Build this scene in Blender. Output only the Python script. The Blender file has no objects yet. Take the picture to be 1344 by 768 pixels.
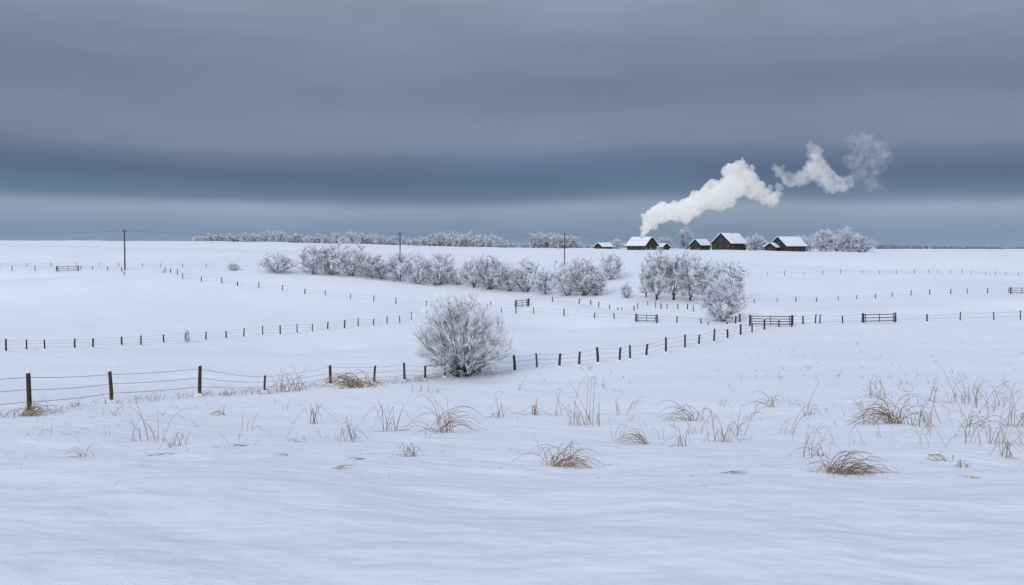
import bpy, math, random, bmesh
import numpy as np
from mathutils import Vector, Matrix
random.seed(7); RS=np.random.RandomState(7)
S=bpy.context.scene
S.view_settings.view_transform='Standard'; S.view_settings.look='None'; S.view_settings.exposure=0

# ------------------------------------------------------------ camera model
F=1307.0; W0,H0=1344,768; PITCH=math.radians(2.54); EYE=1.45
cp,sp=math.cos(PITCH),math.sin(PITCH)
def sight(px,row):
    """line of sight through an image pixel, as direction with unit y"""
    a=(px-W0/2); b=(H0/2-row)
    y=F*cp+b*sp; z=-F*sp+b*cp
    return a/y, z/y

# ------------------------------------------------------------ terrain
near=[(0,1.45),(2.5,1.52),(5,1.72),(8,2.12),(13,2.85),(20,3.9)]
cols=[
 [(30,5.3),(39,6.45),(60,8.6),(85,10.4),(110,11.45),(150,10.8),(190,8.0),(230,4.9),(300,1.8),(420,-3.2),(550,-1),(800,6),(2000,12),(8000,12)],
 [(30,5.3),(45,7.05),(56,8.1),(80,9.9),(105,11.2),(130,11.7),(160,10.5),(190,8.0),(240,5.7),(320,1.5),(430,-2.6),(550,-1),(800,6),(2000,12),(8000,12)],
 [(30,5.25),(45,6.95),(72,8.9),(95,10.0),(125,11.0),(165,10.9),(230,9.85),(280,6.8),(340,3.3),(450,-.2),(550,.3),(800,4),(2000,8),(8000,8)],
 [(30,5.25),(45,6.95),(72,8.6),(100,9.8),(125,10.45),(150,11.0),(185,10.8),(220,8.6),(300,4.4),(400,.7),(500,.4),(800,1.2),(2000,2),(8000,2)],
 [(30,5.25),(45,6.9),(72,8.4),(100,9.2),(125,9.2),(160,9.4),(200,8.8),(290,5.3),(400,2.2),(500,1.4),(800,1.0),(2000,1.5),(8000,2)],
]
def hermite(xs,ys,x):
    xs=np.array(xs,float); ys=np.array(ys,float)
    m=np.gradient(ys,xs)
    i=np.clip(np.searchsorted(xs,x,side='right')-1,0,len(xs)-2)
    h=xs[i+1]-xs[i]; t=np.clip((x-xs[i])/h,0,1)
    t2=t*t;t3=t2*t
    return (2*t3-3*t2+1)*ys[i]+(t3-2*t2+t)*h*m[i]+(-2*t3+3*t2)*ys[i+1]+(t3-t2)*h*m[i+1]
COLS=[([a for a,b in near+c],[b for a,b in near+c]) for c in cols]
def hsh(ix,iy,s):
    n=np.sin(ix*127.1+iy*311.7+s*74.7)*43758.5453
    return n-np.floor(n)
def vnoise(x,y,s=0):
    ix=np.floor(x);iy=np.floor(y);fx=x-ix;fy=y-iy
    fx=fx**3*(fx*(fx*6-15)+10);fy=fy**3*(fy*(fy*6-15)+10)
    a=hsh(ix,iy,s);b=hsh(ix+1,iy,s);c=hsh(ix,iy+1,s);d=hsh(ix+1,iy+1,s)
    return (a*(1-fx)+b*fx)*(1-fy)+(c*(1-fx)+d*fx)*fy-.5
def sstep(a,b,x):
    t=np.clip((x-a)/(b-a),0,1); return t*t*(3-2*t)
def gs(v,c,w): return np.exp(-((v-c)/w)**2)
def height(x,y):
    x=np.asarray(x,float);y=np.asarray(y,float)
    r=np.hypot(x,y);th=np.arctan2(x,y);L=math.atan(.60)
    tc=np.clip(th,-L,L);u=np.tan(tc);d=r*np.cos(tc)
    P=np.stack([hermite(c[0],c[1],d) for c in COLS])
    q=np.clip((u+.5142)/.2571,0,3.9999)
    i=q.astype(int);t=q-i;n=len(COLS)
    def g(k): return np.take_along_axis(P,np.clip(k,0,n-1)[None],0)[0]
    p0,p1,p2,p3=g(i-1),g(i),g(i+1),g(i+2)
    dr=.5*((2*p1)+(-p0+p2)*t+(2*p0-5*p1+4*p2-p3)*t*t+(-p0+3*p1-3*p2+p3)*t**3)
    w=sstep(math.radians(60),math.radians(120),np.abs(th))
    dr=dr*(1-w)+P[2]*w
    z=EYE-dr
    # a swell under the upper fence with a hollow behind it
    cc=196-30*sstep(-.1,.12,u)-6*np.sin(u*9)
    z+=(2.0*gs(d,cc,15)-3.4*gs(d,cc+30,14))*(1-sstep(.02,.2,u))
    cr=132+30*u
    z+=(1.0*gs(d,cr-14,11)-1.8*gs(d,cr+11,11))*sstep(-.05,.1,u)
    # dip around the lone shrub, and the rise beyond it
    z+=.55*gs(x,-9,14)*gs(y,44,8)-.9*gs(x,-2,16)*gs(y,71,9)+.7*gs(x,4,20)*gs(y,96,12)
    z+=1.0*gs(x,-38,16)*gs(y,95,14)-.9*gs(x,-22,12)*gs(y,112,9)
    # long swells across the far fields
    z+=1.25*np.sin((d+x*.35)/19.)*sstep(230,270,d)*(1-sstep(380,430,d))
    xr=x*.8+y*.6; yr=-x*.6+y*.8
    z+=.22*vnoise(xr/3.9,yr/3.1,1)*sstep(1,6,r)
    z+=.10*vnoise(xr/1.7+3,yr/1.4,9)*(1-sstep(30,70,r))
    z+=.035*vnoise(xr/.8,yr/.65,2)*(1-sstep(25,60,r))
    z+=.012*vnoise(xr/.33,yr/.28,5)*(1-sstep(12,30,r))
    z+=.45*vnoise(x/17,y/11,3)*sstep(15,60,r)
    z+=1.4*vnoise(x/55,y/40,4)*sstep(90,200,r)*(1-.65*sstep(350,420,r))
    return z
def gz(x,y): return float(height(np.array([x]),np.array([y]))[0])
DS=np.geomspace(4,900,2600)
def spot(px,row):
    """where the line of sight through an image pixel meets the ground"""
    ux,uz=sight(px,row)
    zt=height(ux*DS,DS); zr=EYE+uz*DS
    k=np.nonzero(zt>=zr)[0]
    i=int(k[0]) if len(k) else int(np.argmin(zr-zt))
    y=float(DS[i]); return Vector((ux*y,y,gz(ux*y,y)))
def at(px,dist):
    ux,_=sight(px,330); return Vector((ux*dist,dist,gz(ux*dist,dist)))

# ------------------------------------------------------------ materials
def mat(name):
    m=bpy.data.materials.new(name);m.use_nodes=True
    return m,m.node_tree.nodes,m.node_tree.links,m.node_tree.nodes['Principled BSDF']
def noise(ns,lk,vec,scale,detail=4,rough=.55):
    n=ns.new('ShaderNodeTexNoise');n.inputs['Scale'].default_value=scale
    n.inputs['Detail'].default_value=detail;n.inputs['Roughness'].default_value=rough
    lk.new(vec,n.inputs['Vector']);return n
def mixc(ns,lk,fac,a,b):
    n=ns.new('ShaderNodeMix');n.data_type='RGBA'
    for s,v in ((n.inputs[0],fac),(n.inputs[6],a),(n.inputs[7],b)):
        if hasattr(v,'is_output'): lk.new(v,s)
        else: s.default_value=v if not isinstance(v,tuple) else (*v,1)
    return n.outputs[2]
def math_(ns,lk,op,a,b=0,c=0,clamp=False):
    n=ns.new('ShaderNodeMath');n.operation=op;n.use_clamp=clamp
    for s,v in zip(n.inputs,(a,b,c)):
        if hasattr(v,'is_output'): lk.new(v,s)
        else: s.default_value=v
    return n.outputs[0]
SNOW,ns,lk,bs=mat('snow_field')
geo=ns.new('ShaderNodeNewGeometry');pos=geo.outputs['Position']
big=noise(ns,lk,pos,.03,2);mid=noise(ns,lk,pos,.7,3);fine=noise(ns,lk,pos,8,3,.7);gr=noise(ns,lk,pos,60,1,.7)
mp=ns.new('ShaderNodeMapping');mp.inputs['Scale'].default_value=(.7,1.1,1);mp.inputs['Rotation'].default_value=(0,0,.8)
lk.new(pos,mp.inputs['Vector']);drift=noise(ns,lk,mp.outputs[0],2.0,2,.45)
f=math_(ns,lk,'MULTIPLY_ADD',big.outputs[0],2.2,-.6,True)
c1=mixc(ns,lk,f,(.80,.83,.88),(.92,.93,.95))
c2=mixc(ns,lk,math_(ns,lk,'MULTIPLY_ADD',fine.outputs[0],1.2,-.2,True),(.75,.785,.85),(.94,.95,.965))
lk.new(mixc(ns,lk,.35,c1,c2),bs.inputs['Base Color']);bs.inputs['Roughness'].default_value=.75
bs.inputs['Specular IOR Level'].default_value=.2
hs=math_(ns,lk,'MULTIPLY',drift.outputs[0],.10)
hs=math_(ns,lk,'ADD',hs,math_(ns,lk,'MULTIPLY',mid.outputs[0],.20))
hs=math_(ns,lk,'ADD',hs,math_(ns,lk,'MULTIPLY',fine.outputs[0],.017))
hs=math_(ns,lk,'ADD',hs,math_(ns,lk,'MULTIPLY',gr.outputs[0],.005))
b=ns.new('ShaderNodeBump');b.inputs['Strength'].default_value=.65;b.inputs['Distance'].default_value=1
lk.new(hs,b.inputs['Height']);lk.new(b.outputs[0],bs.inputs['Normal'])
def frostmat(name,dark,frost,bias):
    m,ns,lk,bs=mat(name)
    a=ns.new('ShaderNodeAttribute');a.attribute_name='frost'
    g=ns.new('ShaderNodeNewGeometry');sx=ns.new('ShaderNodeSeparateXYZ');lk.new(g.outputs['True Normal'],sx.inputs[0])
    nz=noise(ns,lk,g.outputs['Position'],.7,2)
    v=math_(ns,lk,'MULTIPLY_ADD',sx.outputs[2],.3,bias)
    v=math_(ns,lk,'ADD',v,a.outputs['Fac'])
    v=math_(ns,lk,'ADD',v,math_(ns,lk,'MULTIPLY_ADD',nz.outputs[0],1.1,-.5),0,True)
    lk.new(mixc(ns,lk,v,dark,frost),bs.inputs['Base Color']);bs.inputs['Roughness'].default_value=.85
    return m
FROST=frostmat('hoarfrost_branch',(.03,.029,.034),(.86,.89,.94),.03)
FROSTN=frostmat('hoarfrost_twig_near',(.035,.028,.028),(.90,.92,.95),.08)
def simple(name,c1,c2,scale=3,rough=.85,bump=.0,off=-.6):
    m,ns,lk,bs=mat(name);g=ns.new('ShaderNodeNewGeometry')
    n=noise(ns,lk,g.outputs['Position'],scale,3,.6)
    r=math_(ns,lk,'MULTIPLY_ADD',n.outputs[0],2.2,off,True)
    lk.new(mixc(ns,lk,r,c1,c2),bs.inputs['Base Color']);bs.inputs['Roughness'].default_value=rough
    if bump:
        b=ns.new('ShaderNodeBump');b.inputs['Distance'].default_value=bump;lk.new(n.outputs[0],b.inputs['Height']);lk.new(b.outputs[0],bs.inputs['Normal'])
    return m
POST=simple('weathered_post_wood',(.018,.014,.012),(.07,.055,.045),9,.9,.02)
CAP=simple('snow_cap',(.78,.81,.87),(.88,.9,.93),4)
ROOFSNOW=simple('windblown_roof_snow',(.50,.52,.56),(.86,.88,.92),.55,.9,0,-.1)
WIRE=simple('frosted_wire',(.06,.06,.07),(.22,.23,.27),5)
POLE=simple('pole_wood',(.03,.028,.03),(.07,.062,.058),3)
BOARD=simple('dark_timber',(.016,.014,.014),(.058,.050,.046),1.6,.9,.03)
TRIM=simple('grey_trim',(.12,.12,.125),(.24,.24,.25),2)
DOOR=simple('door_wood',(.035,.03,.03),(.065,.052,.046),2)
STONE=simple('chimney_stone',(.10,.085,.08),(.22,.19,.18),3)
GRASS=simple('dry_grass_stalk',(.085,.052,.03),(.42,.285,.155),2.3)
GRASSF=simple('frosted_grass_stalk',(.14,.10,.07),(.46,.37,.28),2.3)
FOREST=simple('far_forest',(.10,.13,.17),(.22,.26,.32),.05)  # grey-blue for frosted trees, with distance haze put into the base colour
GL,ns,lk,bs=mat('window_glass');bs.inputs['Base Color'].default_value=(.03,.035,.045,1);bs.inputs['Roughness'].default_value=.15

# ------------------------------------------------------------ helpers
def mkmesh(name,verts,faces,m=None,attr=None,smooth=False):
    me=bpy.data.meshes.new(name);me.from_pydata([tuple(v) for v in verts],[],[tuple(f) for f in faces])
    if m: me.materials.append(m)
    if attr is not None:
        a=me.attributes.new('frost','FLOAT','POINT');a.data.foreach_set('value',np.array(attr,dtype=np.float32))
    if smooth: me.polygons.foreach_set('use_smooth',[True]*len(me.polygons))
    me.update();return me
def ob(name,me,parent=None,loc=None):
    o=bpy.data.objects.new(name,me);S.collection.objects.link(o)
    if parent: o.parent=parent
    if loc is not None:o.location=loc
    return o
def empty(name,loc=(0,0,0),rot=0):
    o=bpy.data.objects.new(name,None);o.empty_display_size=.3;S.collection.objects.link(o)
    o.location=loc;o.rotation_euler=(0,0,rot);return o
class Tubes:
    def __init__(s,sides=3): s.v=[];s.f=[];s.a=[];s.n=sides
    def add(s,pts,rad,fr=0.,fr1=None):
        n=s.n;m=len(pts)
        if fr1 is None:fr1=fr
        d=(pts[-1]-pts[0])
        if d.length<1e-6:return
        d.normalize();ref=Vector((0,0,1)) if abs(d.z)<.8 else Vector((1,0,0))
        e1=d.cross(ref).normalized();e2=d.cross(e1)
        b0=len(s.v)
        for i,p in enumerate(pts):
            r=rad[i];t=i/(m-1)
            for k in range(n):
                a=2*math.pi*k/n
                s.v.append((p.x+r*(math.cos(a)*e1.x+math.sin(a)*e2.x),p.y+r*(math.cos(a)*e1.y+math.sin(a)*e2.y),p.z+r*(math.cos(a)*e1.z+math.sin(a)*e2.z)))
                s.a.append(fr+(fr1-fr)*t)
        for i in range(m-1):
            for k in range(n):
                a=b0+i*n+k;b=b0+i*n+(k+1)%n
                s.f.append((a,b,b+n,a+n))
        s.f.append(tuple(b0+k for k in range(n))[::-1]);s.f.append(tuple(b0+(m-1)*n+k for k in range(n)))
    def mesh(s,name,m,smooth=False): return mkmesh(name,s.v,s.f,m,s.a,smooth)
def box(v,f,cx,cy,cz,sx,sy,sz,M=None):
    b0=len(v)
    for dz in(-.5,.5):
        for dx,dy in((-.5,-.5),(.5,-.5),(.5,.5),(-.5,.5)):
            p=Vector((cx+dx*sx,cy+dy*sy,cz+dz*sz))
            v.append(M@p if M else p)
    for q in((3,2,1,0),(4,5,6,7),(0,1,5,4),(1,2,6,5),(2,3,7,6),(3,0,4,7)): f.append(tuple(b0+k for k in q))

# ------------------------------------------------------------ ground sheet
rings=np.concatenate([[0.5,1,1.5,2,2.6,3.2],np.geomspace(3.8,60,250),np.geomspace(60.8,620,190),np.geomspace(650,9000,26)])
th=np.concatenate([np.radians(np.arange(-180,-40,4.)),np.radians(np.arange(-40,40,.2)),np.radians(np.arange(40,180,4.))])
R,T=np.meshgrid(rings,th,indexing='ij')
X=R*np.sin(T);Y=R*np.cos(T);Z=height(X.ravel(),Y.ravel()).reshape(X.shape)
nr,nt=X.shape
V=np.stack([X,Y,Z],-1).reshape(-1,3)
V=np.vstack([V,[[0,0,gz(0,0)]]])
i=np.arange(nr-1)[:,None]*nt;j=np.arange(nt)[None];j2=(j+1)%nt
Q=np.stack([i+j,i+nt+j,i+nt+j2,i+j2],-1).reshape(-1,4)[:,::-1]
fc=[tuple(q) for q in Q.tolist()]+[(nr*nt,int((k+1)%nt),k) for k in range(nt)]
gme=mkmesh('snow_ground',V.tolist(),fc,SNOW,smooth=True)
bm=bmesh.new();bm.from_mesh(gme);bmesh.ops.recalc_face_normals(bm,faces=bm.faces)
bm.faces.ensure_lookup_table()
if bm.faces[0].normal.z<0: bmesh.ops.reverse_faces(bm,faces=bm.faces)
bm.to_mesh(gme);bm.free()
ob('snow_ground',gme)

# ------------------------------------------------------------ trees
def rv(): return Vector((random.gauss(0,1),random.gauss(0,1),random.gauss(0,1))).normalized()
def crown_tree(name,seed,H,Wd,stems,n1,n2,nsp,r0,rtwig,sp_len,m=FROST,trunk=0,low=.04,lump=.2,cz=.42,wob=.1,rnd=.55,outw=.5,fr0=.0,pw=2.2):
    """multi-stemmed tree: stems, limbs and twigs grown to points inside a lumpy dome, spiked with frosted twiglets"""
    rs=np.random.RandomState(seed);random.seed(seed)
    ph=rs.uniform(0,6.28,(7,));kk=rs.randint(1,5,(7,2))
    c=np.array([0,0,H*cz]);A=Wd/2
    def env(d):
        az=np.arctan2(d[:,1],d[:,0]);el=d[:,2]
        s=sum(np.sin(kk[i,0]*az+kk[i,1]*1.7*el+ph[i]) for i in range(7))/3.
        return 1+lump*s*.6
    def targets(n,lo,hi):
        out=[]
        while len(out)<n:
            d=rs.normal(size=(n*2,3));d/=np.linalg.norm(d,axis=1)[:,None]
            r=rs.uniform(lo**pw,hi**pw,n*2)**(1/pw)*env(d)
            p=d*r[:,None]*np.array([A,A,0])
            p[:,2]=c[2]+d[:,2]*r*np.where(d[:,2]>0,H*(1-cz),H*cz*1.05)
            for q in p:
                if q[2]>H*low: out.append(q)
        return np.array(out[:n])
    tb=Tubes(3);nodes=[];ndir=[]
    def curve(p,q,n,r,r1,f0,f1,up):
        p=Vector(p);q=Vector(q);L=(q-p).length
        mid_=p.lerp(q,.5)+Vector((0,0,L*up))+rv()*L*wob
        pts=[]
        for k in range(n+1):
            t=k/n;a=p.lerp(mid_,t);b2=mid_.lerp(q,t);pts.append(a.lerp(b2,t))
        tb.add(pts,[r+(r1-r)*k/n for k in range(n+1)],f0,f1);return pts
    T0=targets(stems,.7,.95);T0=T0[np.argsort(-T0[:,2])];T0[:,2]=np.maximum(T0[:,2],H*.25)
    if trunk: tb.add([Vector((0,0,-.3)),Vector((.02,0,trunk*.5)),Vector((0,0,trunk))],[r0*2,r0*1.7,r0*1.5],-.2)
    for q in T0:
        base=Vector((q[0]*.06+rs.normal()*.05,q[1]*.06+rs.normal()*.05,trunk-.15))
        pts=curve(base,q,7,r0*rs.uniform(.6,1.1),rtwig*1.3,-.6,.25,rs.uniform(-.02,.12))
        nodes+= [tuple(p) for p in pts[2:]]
    for lev,(cnt,lo,hi,rr,f0,f1,n) in enumerate(((n1,.4,.97,r0*.38,-.15,.4,4),(n2,.35,1.0,rtwig*1.8,.2,.65,3))):
        Tg=targets(cnt,lo,hi);ND=np.array(nodes);new=[]
        for q in Tg:
            dv=q-ND;dist=np.linalg.norm(dv,axis=1)
            cost=dist+np.where(dv[:,2]<dist*.15,dist*1.2,0)+np.where(dist<.06*H,H,0)
            o_=ND[np.argmin(cost)]
            pts=curve(o_,q,n,rr,rtwig*(1.2 if lev==0 else .8),f0,f1,-.04)
            new+=[tuple(p) for p in pts[1:]]
            if lev==1: ndir.append((np.array(pts[0]),np.array(pts[1]),np.array(pts[2]),np.array(pts[3])))
        nodes+=new
    D=np.array(ndir);k=len(D)*nsp;ii=np.repeat(np.arange(len(D)),nsp)
    t=rs.uniform(.2,3,k);s=np.clip(t.astype(int),0,2);fr=(t-s)[:,None]
    a=D[ii,s];b_=D[ii,s+1];P0=a*(1-fr)+b_*fr
    bd=b_-a;bd/=np.linalg.norm(bd,axis=1)[:,None]+1e-9
    out=(P0-c*.6);out/=np.linalg.norm(out,axis=1)[:,None]+1e-9
    dr=bd*.8+out*outw+rs.normal(size=(k,3))*rnd+np.array([0,0,.15]);dr/=np.linalg.norm(dr,axis=1)[:,None]
    Ls=sp_len*rs.uniform(.5,1.3,k)[:,None];tip=P0+dr*Ls
    e1=np.cross(dr,rs.normal(size=(k,3)));e1/=np.linalg.norm(e1,axis=1)[:,None];e2=np.cross(dr,e1)
    rt=rtwig*rs.uniform(.6,1.1,k)[:,None]
    midp=P0+dr*Ls*.55+rs.normal(size=(k,3))*sp_len*.04
    VV=np.stack([P0+e1*rt,P0-e1*.5*rt+e2*.87*rt,P0-e1*.5*rt-e2*.87*rt,midp+e1*rt*.9,midp-e1*.45*rt+e2*.8*rt,midp-e1*.45*rt-e2*.8*rt,tip],1).reshape(-1,3)
    # inner twiglets carry less frost than the outer shell
    rel=np.sqrt((P0[:,0]/A)**2+(P0[:,1]/A)**2+((P0[:,2]-c[2])/(H*.58))**2)
    sh=np.clip((rel-.72)*1.5,-.65,.3)+fr0
    b0=len(tb.v);tb.v+=VV.tolist();tb.a+=(np.tile([.5,.5,.5,.75,.75,.75,1.],(k,1))+sh[:,None]).ravel().tolist()
    for q in range(k):
        o=b0+7*q
        tb.f+=[(o,o+1,o+4,o+3),(o+1,o+2,o+5,o+4),(o+2,o,o+3,o+5),(o+3,o+4,o+6),(o+4,o+5,o+6),(o+5,o+3,o+6)]
    me=tb.mesh(name,m);me['H']=H;me['W']=Wd;return me
VAR=[crown_tree('tree_mesh_a',11,8,8.5,9,60,360,11,.12,.022,.8,lump=.32),
     crown_tree('tree_mesh_b',12,7.6,9.5,11,70,400,10,.11,.022,.8,lump=.38),
     crown_tree('tree_mesh_c',13,8,7.5,8,55,340,10,.12,.022,.78,lump=.32),
     crown_tree('tree_mesh_d',14,8,8,7,55,360,11,.13,.022,.8,trunk=.8,low=.12,lump=.38)]
TALL=[crown_tree('tall_tree_a',21,12,8,6,60,350,10,.17,.026,.95,trunk=1.2,low=.12,cz=.5,lump=.36),
      crown_tree('tall_tree_b',22,12,9,7,60,350,10,.17,.026,.95,trunk=1.0,low=.10,cz=.48,lump=.38),
      crown_tree('tall_tree_c',23,12,7,6,55,330,10,.17,.026,.95,trunk=1.4,low=.14,cz=.52,lump=.36)]
FARV=[crown_tree('far_tree_a',31,6,7,6,25,110,8,.10,.05,.7),
      crown_tree('far_tree_b',32,6,6,5,25,100,8,.10,.05,.7,lump=.3),
      crown_tree('far_tree_c',33,6,8,5,25,120,8,.10,.05,.7,trunk=.6,low=.1,lump=.35)]
random.seed(99)
def tree_px(px,row,hpx,wpx,me,name='frosted_tree',dist=None):
    b=spot(px,row) if dist is None else at(px,dist)
    d=b.y;H=hpx*d/F;Wm=wpx*d/F
    o=ob(name,me,None,b-Vector((0,0,.1)));o.scale=(Wm/me['W'],Wm/me['W'],H/me['H']);o.rotation_euler=(0,0,random.uniform(0,6.28));return o
row=[(364,358,26,50,1),(410,360,40,42,0),(436,361,42,46,2),(462,362,43,48,1),(488,365,34,44,3),(524,369,40,42,0),(548,372,40,44,1),(576,374,44,50,2),
 (622,378,40,44,3),(642,380,48,50,0),(668,382,36,42,1),(690,383,44,50,2),(716,386,34,44,3),(746,388,46,50,1),(766,388,52,52,0),(782,388,36,36,2),
 (500,366,24,30,2),(600,374,24,30,1),(655,380,34,40,3),(802,367,36,38,0)]
for px,r,h,w,v in row: tree_px(px,r,h*1.06,w*1.04,VAR[v])
for px,r,h,w,v in [(862,394,70,44,0),(884,394,66,42,2),(906,395,68,48,1),(930,396,56,46,0),(958,394,54,50,1),(848,390,40,24,2)]:
    tree_px(px,r,h,w*1.03,TALL[v])
tree_px(948,422,58,68,VAR[1],'frosted_bush');tree_px(822,391,22,20,VAR[2],'frosted_bush');tree_px(306,355,11,19,VAR[0],'frosted_bush')
tree_px(246,450,20,9,FARV[1],'frosted_bush')
for px,h,w,v,d in [(992,24,30,3,395),(1082,33,34,0,400),(1112,34,36,1,398),(1130,24,38,2,402),(1060,20,24,1,410),(900,30,22,2,425),(872,18,24,3,425),(1046,20,26,0,425),(808,14,26,1,425),(1098,24,30,3,405),(1000,14,22,1,400),(986,18,18,0,405)]:
    tree_px(px,0,h,w,VAR[v],dist=d)
dr=empty('distant_tree_row',(0,0,0))
def farrow(x0,x1,n,top0,top1,d0,d1):
    for k in range(n):
        t=(k+random.random()*.9)/n;px=x0+(x1-x0)*t;d=random.uniform(d0,d1)
        p=at(px,d);tr=top0+(top1-top0)*t+random.uniform(-2.5,3.5)+2*math.sin(px*.05)
        ux,uz=sight(px,tr);H=max(2.5,EYE+uz*d-p.z)
        H=min(H,9);p.z-=.2
        o=ob('tree',random.choice(FARV),dr,p);k2=random.uniform(.7,1.15);o.scale=(k2,k2,H/6);o.rotation_euler=(0,0,random.uniform(0,6.28))
farrow(256,470,60,306,307,455,500);farrow(470,560,24,308,310,460,500);farrow(560,662,30,306,308,460,500);farrow(700,752,15,307,307,450,480);farrow(660,700,6,319,319,460,490)
farrow(755,840,8,321,321,470,500)
tb=Tubes(5);random.seed(3)
for k in range(900):
    px=random.uniform(-300,1750);d=random.uniform(2300,2700)
    if px<700: continue
    p=at(px,d);h=random.uniform(5,9)+3*math.sin(px*.013)
    w=random.uniform(5,11)
    tb.add([p-Vector((0,0,2)),p+Vector((0,0,h*.3)),p+Vector((0,0,h*.75)),p+Vector((0,0,h))],[w*.7,w,w*.7,w*.15])
ob('distant_forest',tb.mesh('distant_forest',FOREST))
bp=spot(605,494);sk=bp.y/60.
o=ob('frosted_shrub',crown_tree('frosted_shrub',58,5.2,6.1,60,250,950,8,.042,.0095,.72,m=FROSTN,low=.08,lump=.15,cz=.40,wob=.04,rnd=.28,outw=.9,fr0=0,pw=1.8),None,bp-Vector((0,0,.05)))
o.scale=(sk,sk,sk)

# ------------------------------------------------------------ fences
random.seed(5)
def fence(name,pts,hgt=1.15,r=.07,wires=3,wr=.007,miss=0):
    e=empty(name,pts[0]);o0=Vector(pts[0])
    pt=Tubes(7);cp_=Tubes(6);wt=Tubes(3);tops=[]
    for p in pts:
        h=hgt*random.uniform(.82,1.12);rr=r*random.uniform(.8,1.25)
        ln=Vector((random.uniform(-.1,.1),random.uniform(-.07,.07),0))
        b=Vector(p)-o0
        tops.append((b,ln,h))
        if random.random()<miss: continue
        pt.add([b-Vector((0,0,.3)),b+ln*.4+Vector((0,0,h*.5)),b+ln+Vector((0,0,h))],[rr*1.05,rr*.95,rr*.9])
        t=b+ln+Vector((0,0,h+.002))
        cp_.add([t,t+Vector((0,0,.03)),t+Vector((0,0,.06))],[rr*1.0,rr*.95,rr*.4])
        cp_.add([b-Vector((0,0,.05)),b+Vector((0,0,.06)),b+Vector((0,0,.11))],[rr*3.4,rr*2.1,rr*1.05])
    for k in range(len(tops)-1):
        (a,la,ha),(b,lb,hb)=tops[k],tops[k+1]
        L=(b-a).length
        if L>34: continue
        for w in range(wires):
            q=(w+1)/(wires+.25)*.98
            pa=a+la*q+Vector((0,-r,ha*q));pb=b+lb*q+Vector((0,-r,hb*q))
            seg=[]
            sag=random.uniform(.01,.02)*min(L,9)*.5
            for s in range(9):
                t=s/8;m_=pa.lerp(pb,t);m_.z-=sag*4*t*(1-t)
                m_.z=max(m_.z,gz(m_.x+o0.x,m_.y+o0.y)-o0.z+.12+.2*w) if L>10 else m_.z
                seg.append(m_)
            wt.add(seg,[wr]*9)
    ob('posts',pt.mesh(name+'_posts',POST),e);ob('snow_caps',cp_.mesh(name+'_caps',CAP,True),e)
    if wires: ob('wires',wt.mesh(name+'_wires',WIRE),e)
    return e
def line(pxs,step):
    P=[spot(*p) for p in pxs];out=[P[0]]
    for a,b in zip(P,P[1:]):
        n=max(1,round((b-a).length/step))
        for k in range(1,n+1):
            q=a.lerp(b,k/n);q+=Vector((random.uniform(-.6,.6)*min(1,step/5),random.uniform(-.3,.3),0))*(1 if k<n else 0)
            q.z=gz(q.x,q.y);out.append(q)
    return out
A=[(-120,556),(-35,550),(39,543),(147,528),(262,519),(347,514),(434,505),(491,503),(531,500),(558,498),(584,495),(630,491),(676,488),(705,484),(734,482),(760,480),(785,477),(813,474),(827,472),(848,468),(874,463),(899,458),(917,453),(937,449),(955,445),(972,441),(987,438),(1003,434),(1022,431),(1040,428),(1054,427),(1070,426)]
fence('wire_fence',[spot(*p) for p in A],hgt=1.25,r=.095,wr=.010)
B=[(-60,466),(8,462),(35,460),(59,459),(98,458),(122,457),(160,454),(185,454),(215,451),(243,449),(270,447),(297,445),(320,443),(345,441),(368,440),(390,438),(410,436),(430,433),(452,432),(470,430),(490,428),(508,426),(525,425),(540,421),(560,419)]
fence('wire_fence',[spot(*p) for p in B],r=.09,wr=.009,hgt=1.25)
fence('wire_fence',line([(106,354),(160,357),(240,367),(340,379),(400,387),(460,393),(520,400),(560,403),(640,409),(700,413),(740,416),(780,419),(834,422)],4.2),r=.09,wires=2,wr=.010)
fence('wire_fence',line([(-40,358),(74,356)],4.5),r=.09,wires=2,wr=.008)
fence('wire_fence',line([(863,423),(920,426),(985,427)],4),r=.09,wires=2,wr=.010)
fence('wire_fence',line([(1076,426),(1132,425)],2.6),r=.11,wires=3,wr=.012)
fence('wire_fence',line([(1176,424),(1260,422),(1420,421)],3.6),r=.08,wires=2,wr=.010)
fence('wire_fence',line([(560,402),(620,405),(676,404)],4.5),r=.09,wires=2,wr=.008)
fence('wire_fence',line([(694,402),(760,400),(850,402),(910,410)],4),r=.09,wires=2,wr=.008)
fence('wire_fence',line([(990,399),(1100,396),(1220,388),(1324,385)],4),r=.08,wires=2,wr=.010)
fence('wire_fence',line([(0,351),(130,350),(240,352),(340,354)],6),r=.07,wires=1,wr=.01)
fence('wire_fence',line([(960,364),(1080,361),(1200,360),(1400,357)],5),r=.06,wires=1,wr=.012)
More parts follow.
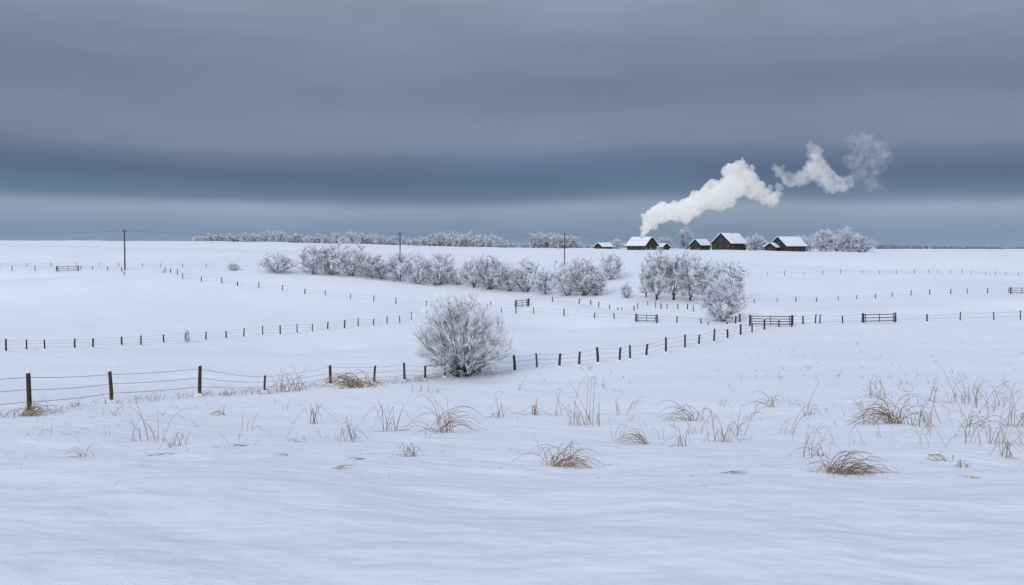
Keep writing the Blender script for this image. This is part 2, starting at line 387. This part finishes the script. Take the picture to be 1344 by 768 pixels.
def gate(pa,pb,h=1.25,rails=3):
    a=spot(*pa);b=spot(*pb)
    b=Vector((b.x,a.y+max(-1.5,min(1.5,b.y-a.y)),0));b.z=gz(b.x,b.y)
    L=(b-a).length;ang=math.atan2(b.y-a.y,b.x-a.x)
    e=empty('wooden_gate',a,ang);dz=(b.z-a.z)
    v=[];f=[]
    for x in(0,L): box(v,f,x,0,(dz if x else 0)+h*.5-.05,.18,.18,h+.25)
    ob('gate_posts',mkmesh('gate_posts',v,f,POST),e)
    v=[];f=[];c=[];g=[]
    sh=Matrix(((1,0,0,0),(0,1,0,0),(dz/L,0,1,0),(0,0,0,1)))
    for k in range(rails):
        z=.3+(h-.42)*k/(rails-1);box(v,f,L/2,.02,z,L-.2,.05,.10,sh)
        box(c,g,L/2,.02,z+.07,L-.24,.055,.035,sh)
    for x in(.25,L/2,L-.25): box(v,f,x,-.035,.25+(h-.35)/2,.08,.05,h-.2,sh)
    ob('rails',mkmesh('rails',v,f,POST),e);ob('rail_snow',mkmesh('rail_snow',c,g,CAP),e)
gate((75,357),(103,356));gate((677,404),(693,403));gate((835,423),(862,424));gate((984,428),(1039,429),1.35,4);gate((1133,425),(1175,424),1.2);gate((1326,386),(1356,386))

# ------------------------------------------------------------ poles and lines
def pole(px,row,top,dist=None):
    b=spot(px,row) if dist is None else at(px,dist)
    ux,uz=sight(px,top);H=EYE+uz*b.y-b.z
    e=empty('utility_pole',b);t=Tubes(8);t.add([Vector((0,0,-.5)),Vector((0.03,0,H*.5)),Vector((0,0,H))],[.2,.17,.14])
    ob('shaft',t.mesh('shaft',POLE),e)
    v=[];f=[];box(v,f,0,.2,H-.5,1.3,.12,.12);ob('crossarm',mkmesh('crossarm',v,f,POLE),e)
    t=Tubes(6)
    for x in(-.55,.55): t.add([Vector((x,.2,H-.44)),Vector((x,.2,H-.22))],[.05,.04])
    ob('insulators',t.mesh('insulators',TRIM),e)
    return b+Vector((0,.2,H-.2))
tops=[pole(164,354,301),pole(525,0,305,dist=300),pole(741,0,306,dist=330),pole(995,0,318,dist=430)]
tb=Tubes(3)
ux,uz=sight(-260,296);st=Vector((ux*180,180,EYE+uz*180))
chain=[st]+tops
for a,b in zip(chain,chain[1:]):
    for off in(-.55,.55):
        seg=[]
        for s in range(17):
            t=s/16;m_=a.lerp(b,t);m_.x+=off;m_.z-=1.3*4*t*(1-t);seg.append(m_)
        tb.add(seg,[.016]*17)
ob('power_line',tb.mesh('power_line',WIRE))

# ------------------------------------------------------------ farm buildings
def house(name,px,dist,w,l,wh,rh,rot,chim=None,wins=3,door=True,lift=0,snow=None):
    b=at(px,dist);b.z+=lift
    e=empty(name,b,math.radians(rot))
    v=[(-w/2,-l/2,-1.5),(w/2,-l/2,-1.5),(w/2,l/2,-1.5),(-w/2,l/2,-1.5),(-w/2,-l/2,wh),(w/2,-l/2,wh),(w/2,l/2,wh),(-w/2,l/2,wh),(0,-l/2,wh+rh),(0,l/2,wh+rh)]
    f=[(0,1,5,8,4),(2,3,7,9,6),(1,2,6,5),(3,0,4,7)]
    ob('walls',mkmesh('walls',v,f,BOARD),e)
    bv=[];bf=[]
    n=int(w/.8)
    for k in range(n+1):
        x=-w/2+.1+(w-.2)*k/n;hh=wh+rh*(1-abs(x)/(w/2))-.12
        box(bv,bf,x,-l/2-.02,hh/2-.2,.1,.04,hh)
    ob('battens',mkmesh('battens',bv,bf,DOOR),e)
    ang=math.atan2(rh,w/2);sl=math.hypot(w/2,rh)+.6
    for nm,th0,thk,over,mt in(('roof_deck',.02,.2,.55,BOARD),('roof_snow',.225,.42,.42,snow or CAP)):
        v=[];f=[]
        for sgn in(-1,1):
            M=Matrix.Translation((0,0,wh+rh))@Matrix.Rotation(sgn*ang,4,'Y')
            box(v,f,sgn*(sl/2),0,th0+thk/2,sl if nm=='roof_deck' else sl-.15,l+2*over,thk,M)
        o=ob(nm,mkmesh(nm,v,f,mt),e)
        if nm=='roof_snow':
            md=o.modifiers.new('b','BEVEL');md.width=.14;md.segments=3
    v=[];f=[];g=[];h=[]
    for k in range(wins):
        x=-w/2+w*(k+.5)/wins
        if door and k==wins//2: continue
        box(v,f,x,-l/2-.05,wh*.55,.8,.06,.95);box(g,h,x,-l/2-.03,wh*.55,.98,.05,1.12)
    if rh>2: box(v,f,0,-l/2-.05,wh+rh*.35,.7,.06,.7);box(g,h,0,-l/2-.03,wh+rh*.35,.86,.05,.86)
    for sx in(-1,1):
        for k in range(3):
            y=-l/2+l*(k+.5)/3;box(v,f,sx*(w/2+.05),y,wh*.55,.06,.8,.85);box(g,h,sx*(w/2+.03),y,wh*.55,.05,.98,1.02)
    ob('windows',mkmesh('windows',v,f,GL),e);ob('window_frames',mkmesh('wf',g,h,TRIM),e)
    if door:
        v=[];f=[];box(v,f,0,-l/2-.06,1.0,1.2,.08,2.1);ob('door',mkmesh('door',v,f,DOOR),e)
    if chim:
        cx,cy,ch=chim;v=[];f=[];z=wh+rh*(1-abs(cx)/(w/2))
        box(v,f,cx,cy,z+ch/2-.3,.8,.8,ch+.6);box(v,f,cx,cy,z+ch+.07,1.0,1.0,.14);ob('chimney',mkmesh('chimney',v,f,STONE),e)
        return Matrix.Translation(b)@Matrix.Rotation(math.radians(rot),4,'Z')@Vector((cx,cy,z+ch))
house('wooden_shed',792,400,4.2,5.5,1.5,1.3,-50,wins=1,door=False)
chim=house('wooden_farmhouse',843,398,7.5,9.5,2.0,3.2,42 ,chim=(-.6,-.5,.7))
house('wooden_shed',868,408,4,5,1.4,1.3,40,wins=1,door=False)
house('wooden_shed',919,405,5.0,6.5,2.3,2.2,-46,wins=1)
house('wooden_barn',957,398,9,10.5,2.9,3.8,-48,chim=(0.3,1.5,.6),snow=ROOFSNOW)
house('wooden_barn',1034,397,8,12,2.4,3.4,-54,wins=2)
house('wooden_shed',1013,392,4,5,1.8,1.5,-30,wins=1,door=False)

# ------------------------------------------------------------ smoke
random.seed(17)
def puffs(name,cs,voxel,dens,nsc,nth,sub=5,D=398,E=.30,disp=2.4,fall=0,gain=4,grow=1.0):
    k=D/F
    bm=bmesh.new()
    def ball(c,r):
        bmesh.ops.create_icosphere(bm,subdivisions=2,radius=r,matrix=Matrix.Translation(c)@Matrix.Rotation(random.random()*3,4,'X'))
    base=chim
    bx,bz=sight(843,309)
    for px,rw,rp in cs:
        ux,uz=sight(px,rw)
        c=Vector((base.x+(ux-bx)*D,D+random.uniform(-.3,.3)*rp*k*2,base.z+(uz-bz)*D))
        R_=rp*k*.9*grow;ball(c,R_)
        for _ in range(sub):
            d=rv();ball(c+d*R_*random.uniform(.65,1.05),R_*random.uniform(.25,.48))
    me=bpy.data.meshes.new(name);bm.to_mesh(me);bm.free()
    m=bpy.data.materials.new(name+'_vol');m.use_nodes=True;ns=m.node_tree.nodes;lk=m.node_tree.links;ns.clear()
    out=ns.new('ShaderNodeOutputMaterial');pv=ns.new('ShaderNodeVolumePrincipled')
    pv.inputs['Color'].default_value=(.98,.985,1,1);pv.inputs['Anisotropy'].default_value=-.35
    g=ns.new('ShaderNodeNewGeometry');n=noise(ns,lk,g.outputs['Position'],nsc,2,.65)
    d=math_(ns,lk,'SUBTRACT',n.outputs[0],nth,0);d=math_(ns,lk,'MULTIPLY',d,gain,0,True);d=math_(ns,lk,'MULTIPLY',d,dens)
    if fall:
        sx=ns.new('ShaderNodeSeparateXYZ');lk.new(g.outputs['Position'],sx.inputs[0])
        mr=ns.new('ShaderNodeMapRange');mr.inputs[1].default_value=base.x;mr.inputs[2].default_value=base.x+52;mr.inputs[3].default_value=1.6;mr.inputs[4].default_value=fall
        lk.new(sx.outputs[0],mr.inputs[0]);d=math_(ns,lk,'MULTIPLY',d,mr.outputs[0])
    lk.new(d,pv.inputs['Density'])
    # stands in for the many internal scattering events of steam
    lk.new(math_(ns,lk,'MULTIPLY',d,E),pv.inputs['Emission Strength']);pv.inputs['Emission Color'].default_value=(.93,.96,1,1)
    lk.new(pv.outputs[0],out.inputs['Volume'])
    try: m.cycles.volume_step_rate=.8
    except Exception: pass
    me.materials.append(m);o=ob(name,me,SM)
    r=o.modifiers.new('r','REMESH');r.mode='VOXEL';r.voxel_size=voxel
    t=bpy.data.textures.new(name+'_n','CLOUDS');t.noise_scale=2.2;t.noise_depth=4
    dm=o.modifiers.new('d','DISPLACE');dm.texture=t;dm.strength=disp;dm.mid_level=.5;dm.texture_coords='GLOBAL'
    return o
SM=empty('chimney_smoke',(0,0,0))
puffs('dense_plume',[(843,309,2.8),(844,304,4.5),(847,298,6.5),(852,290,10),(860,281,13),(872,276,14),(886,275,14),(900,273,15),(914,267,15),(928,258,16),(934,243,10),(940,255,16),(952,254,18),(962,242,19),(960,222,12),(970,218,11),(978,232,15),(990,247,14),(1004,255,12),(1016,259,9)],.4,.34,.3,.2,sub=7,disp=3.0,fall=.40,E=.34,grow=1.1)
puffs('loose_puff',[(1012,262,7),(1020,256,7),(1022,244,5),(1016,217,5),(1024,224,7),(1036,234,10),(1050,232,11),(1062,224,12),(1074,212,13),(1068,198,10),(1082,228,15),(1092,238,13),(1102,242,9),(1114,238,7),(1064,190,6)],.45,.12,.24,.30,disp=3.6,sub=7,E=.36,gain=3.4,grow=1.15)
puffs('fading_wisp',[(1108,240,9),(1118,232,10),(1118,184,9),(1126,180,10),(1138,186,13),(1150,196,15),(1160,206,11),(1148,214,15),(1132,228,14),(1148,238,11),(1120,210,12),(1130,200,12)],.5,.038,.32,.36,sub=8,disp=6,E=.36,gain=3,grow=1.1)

# ------------------------------------------------------------ grass
def stalk(tb,b,h,lean,az,rad,bend=.6,kink=False):
    n=7;d=Vector((math.cos(az)*math.sin(lean),math.sin(az)*math.sin(lean),math.cos(lean)))
    p=Vector(b)-Vector((0,0,.05));z0=b.z;pts=[p.copy()];kk=random.randint(2,4)
    hd=Vector((math.cos(az),math.sin(az),0))
    for i in range(n):
        t=i/n
        d=(d+(hd*.35-Vector((0,0,1))*.55)*bend*t*.9+rv()*.04).normalized()
        if kink and i==kk: 
            d=(hd*random.uniform(.5,1)+Vector((0,0,-random.uniform(.5,1.1)))+rv()*.2).normalized()
        p=p+d*(h/n)
        if i>2 and p.z<z0+.01: p.z=z0+.01+random.random()*.01
        pts.append(p.copy())
    tb.add(pts,[rad*(1-.6*i/n) for i in range(n+1)])
def tuft(px,row,wpx,hpx,n,style='arch'):
    b=spot(px,row);d=b.y;k=d/F;w=wpx*k;h=hpx*k
    tb=Tubes(3);rad=max(.0046,.00036*d)
    side=random.choice((0,math.pi))
    if style=='up': n=int(n*.5)
    if style=='arch': n=int(n*.8)
    for _ in range(n):
        off=Vector((random.gauss(0,.12)*w,random.gauss(0,.10)*w,0))
        az=random.uniform(0,6.28)
        if style=='arch':
            if random.random()<.75: az=side+random.gauss(0,.5)
            off.x-=math.cos(side)*w*.2
            stalk(tb,off,random.uniform(.5,1.1)*max(w*.9,h*1.8),random.uniform(.15,1.05),az,rad,random.uniform(1.3,2.5))
        elif style=='up':
            stalk(tb,Vector((random.uniform(-.4,.4)*w,random.uniform(-.3,.3)*w,0)),random.uniform(.5,1.15)*h*1.1,random.uniform(.0,.45),az,rad*.85,random.uniform(.05,1.1),random.random()<.35)
        elif style=='kink':
            stalk(tb,Vector((random.uniform(-.3,.3)*w,random.uniform(-.3,.3)*w,0)),random.uniform(.8,1.3)*max(h*1.4,w*.7),random.uniform(.1,.5),az,rad,.3,True)
        else:
            stalk(tb,off,w*random.uniform(.5,.9),1.35,side+random.gauss(0,.25),rad*1.1,.35)
    ob('dry_grass_tuft',tb.mesh('dry_grass_tuft',GRASS if row>540 or style=='arch' else GRASSF),None,b)
random.seed(21)
for t in [(745,612,84,36,64,'arch'),(1112,622,92,42,90,'arch'),(1160,556,70,46,60,'arch'),(590,568,62,50,30,'arch'),(588,566,30,55,12,'up'),
 (768,558,46,66,38,'up'),(835,583,56,30,22,'arch'),(540,599,28,24,14,'kink'),(102,600,44,14,14,'arch'),(205,598,28,11,10,'arch'),(371,598,18,13,8,'arch'),
 (428,615,42,5,7,'flat'),(487,603,36,8,5,'flat'),(940,622,50,4,8,'flat'),(1300,628,60,4,7,'flat'),(1236,606,40,24,10,'arch'),(1266,614,34,20,9,'kink'),
 (45,546,56,18,40,'arch'),(195,580,52,56,24,'up'),(232,586,26,24,9,'kink'),(310,586,22,10,8,'arch'),(512,566,30,48,10,'kink'),(460,580,34,38,10,'kink'),
 (898,552,50,38,20,'arch'),(895,586,20,30,7,'kink'),(942,580,46,46,12,'kink'),(975,572,30,46,11,'up'),(1030,570,22,48,10,'up'),(1072,600,46,60,12,'up'),(1078,598,40,34,7,'kink'),
 (1296,582,66,70,30,'up'),(1340,560,60,62,30,'up'),(1246,528,80,50,40,'up'),(1300,535,60,44,26,'up'),(1150,520,44,38,18,'up'),(384,514,56,34,70,'up'),(455,510,60,24,70,'arch'),(470,508,60,22,40,'up'),
 (412,556,24,36,9,'kink'),(325,566,24,38,7,'up'),(290,545,16,16,8,'arch'),(140,545,40,16,12,'up'),(1210,560,40,44,10,'kink'),(700,545,24,32,8,'kink'),(655,548,20,28,7,'kink'),(1005,535,36,26,12,'arch'),
 (740,545,30,38,9,'up'),(820,545,30,42,9,'up'),(1065,545,30,42,12,'up'),(385,580,22,10,7,'arch'),(560,515,50,14,24,'up'),(265,521,50,14,18,'up'),(200,525,60,12,16,'up'),(1212,598,26,12,6,'flat'),(1320,600,30,40,9,'kink'),(1285,560,50,36,12,'arch')]:
    tuft(*t)
random.seed(44)
tb=Tubes(3)
def scatter(n,x0,x1,r0,r1,h0,h1,fn=None):
    c=0
    while c<n:
        px=random.uniform(x0,x1);rw=random.uniform(r0,r1)
        if fn and random.random()>fn(px,rw): continue
        b=spot(px,rw);c+=1
        m=random.choice((1,1,1,2,3))
        az0=random.uniform(0,6.28)
        for _ in range(m):
            q=b+Vector((random.gauss(0,.12),random.gauss(0,.12),0));q.z=b.z
            stalk(tb,q,random.uniform(h0,h1),random.uniform(.02,.6),az0+random.gauss(0,.8),max(.0038,.00024*b.y),random.uniform(0,2.0),random.random()<.4)
scatter(120,640,1360,485,590,.25,.8,lambda x,r:.25+.75*((x-640)/720))
scatter(45,40,640,530,590,.2,.5)
scatter(60,1120,1360,500,590,.4,1.0)
scatter(25,0,1344,590,640,.05,.16)
scatter(50,960,1344,440,500,.2,.4)
for a,b,nn in zip(A[:12],A[1:13],[16]*4+[34]*5+[14]*4):
    for _ in range(nn):
        t=random.random();bb=spot(a[0]+(b[0]-a[0])*t,a[1]+(b[1]-a[1])*t+random.uniform(-3,4))
        for _ in range(random.randint(2,5)):
            q=bb+Vector((random.gauss(0,.2),random.gauss(0,.2),0))
            stalk(tb,q,random.uniform(.15,.55),random.uniform(.05,.7),random.uniform(0,6.28),.009,random.uniform(.3,1.8))
for a,b in zip(B[:-1],B[1:]):
    for _ in range(3):
        t=random.random();bb=spot(a[0]+(b[0]-a[0])*t,a[1]+(b[1]-a[1])*t)
        stalk(tb,bb,random.uniform(.2,.5),.3,random.uniform(0,6.28),.014,.8)
ob('dry_grass',tb.mesh('dry_grass',GRASS))

# ------------------------------------------------------------ sky / light
w=bpy.data.worlds.new('World');S.world=w;w.use_nodes=True;ns=w.node_tree.nodes;lk=w.node_tree.links
bg=ns['Background'];bg.inputs['Strength'].default_value=1
SE,SR=math.radians(24),math.radians(205)
sky=ns.new('ShaderNodeTexSky');sky.sky_type='NISHITA';sky.sun_disc=False;sky.sun_elevation=SE;sky.sun_rotation=SR
tc=ns.new('ShaderNodeTexCoord');sx=ns.new('ShaderNodeSeparateXYZ');lk.new(tc.outputs['Generated'],sx.inputs[0])
mp=ns.new('ShaderNodeMapping');mp.inputs['Scale'].default_value=(1.0,1.0,6);lk.new(tc.outputs['Generated'],mp.inputs['Vector'])
n1=noise(ns,lk,mp.outputs[0],1.8,3,.5);
mp2=ns.new('ShaderNodeMapping');mp2.inputs['Scale'].default_value=(1.6,1.6,8);lk.new(tc.outputs['Generated'],mp2.inputs['Vector'])
n2=noise(ns,lk,mp2.outputs[0],2.0,4,.55)
z=math_(ns,lk,'MULTIPLY_ADD',math_(ns,lk,'SUBTRACT',n1.outputs[0],.5),.05,sx.outputs[2])
r=ns.new('ShaderNodeValToRGB');r.color_ramp.interpolation='B_SPLINE'
def lin(c): return tuple(((x/255)/12.92 if x/255<.04045 else ((x/255+.055)/1.055)**2.4) for x in c)+(1,)
st=[(0,(132,151,175)),(.018,(112,135,163)),(.040,(154,167,187)),(.052,(98,118,146)),(.085,(76,98,130)),(.108,(128,140,161)),(.145,(110,123,146)),(.19,(120,132,153)),(.25,(142,152,171)),(1,(158,166,182))]
cr=r.color_ramp
while len(cr.elements)<len(st): cr.elements.new(.5)
for e,(p,c) in zip(cr.elements,st): e.position=p;e.color=lin(c)
lk.new(z,r.inputs[0])
boost=math_(ns,lk,'MULTIPLY_ADD',n2.outputs[0],.6,.75)
mr=ns.new('ShaderNodeMapRange');mr.interpolation_type='SMOOTHSTEP';mr.inputs[1].default_value=.27;mr.inputs[2].default_value=.75;mr.inputs[3].default_value=1;mr.inputs[4].default_value=1.9
lk.new(sx.outputs[2],mr.inputs[0])
boost=math_(ns,lk,'MULTIPLY',boost,mr.outputs[0])
vm=ns.new('ShaderNodeVectorMath');vm.operation='SCALE';lk.new(r.outputs[0],vm.inputs[0]);lk.new(boost,vm.inputs['Scale'])
vs=ns.new('ShaderNodeVectorMath');vs.operation='SCALE';lk.new(sky.outputs[0],vs.inputs[0]);vs.inputs['Scale'].default_value=.05
lk.new(mixc(ns,lk,.95,vs.outputs[0],vm.outputs[0]),bg.inputs[0])
L=bpy.data.lights.new('sun','SUN');L.energy=1.5;L.angle=math.radians(12);L.color=(1,.985,.965)
so=bpy.data.objects.new('sun',L);S.collection.objects.link(so)
a_=math.radians(25)
dirv=Vector((-math.sin(a_)*math.cos(SE),-math.cos(a_)*math.cos(SE),math.sin(SE)))
so.rotation_euler=(-dirv).to_track_quat('-Z','Y').to_euler()

cam=bpy.data.cameras.new('camera');co=bpy.data.objects.new('camera',cam);S.collection.objects.link(co)
cam.sensor_width=36;cam.lens=F*36/W0;cam.clip_start=.1;cam.clip_end=20000
co.location=(0,0,EYE);co.rotation_euler=(math.radians(90)-PITCH,0,0);S.camera=co
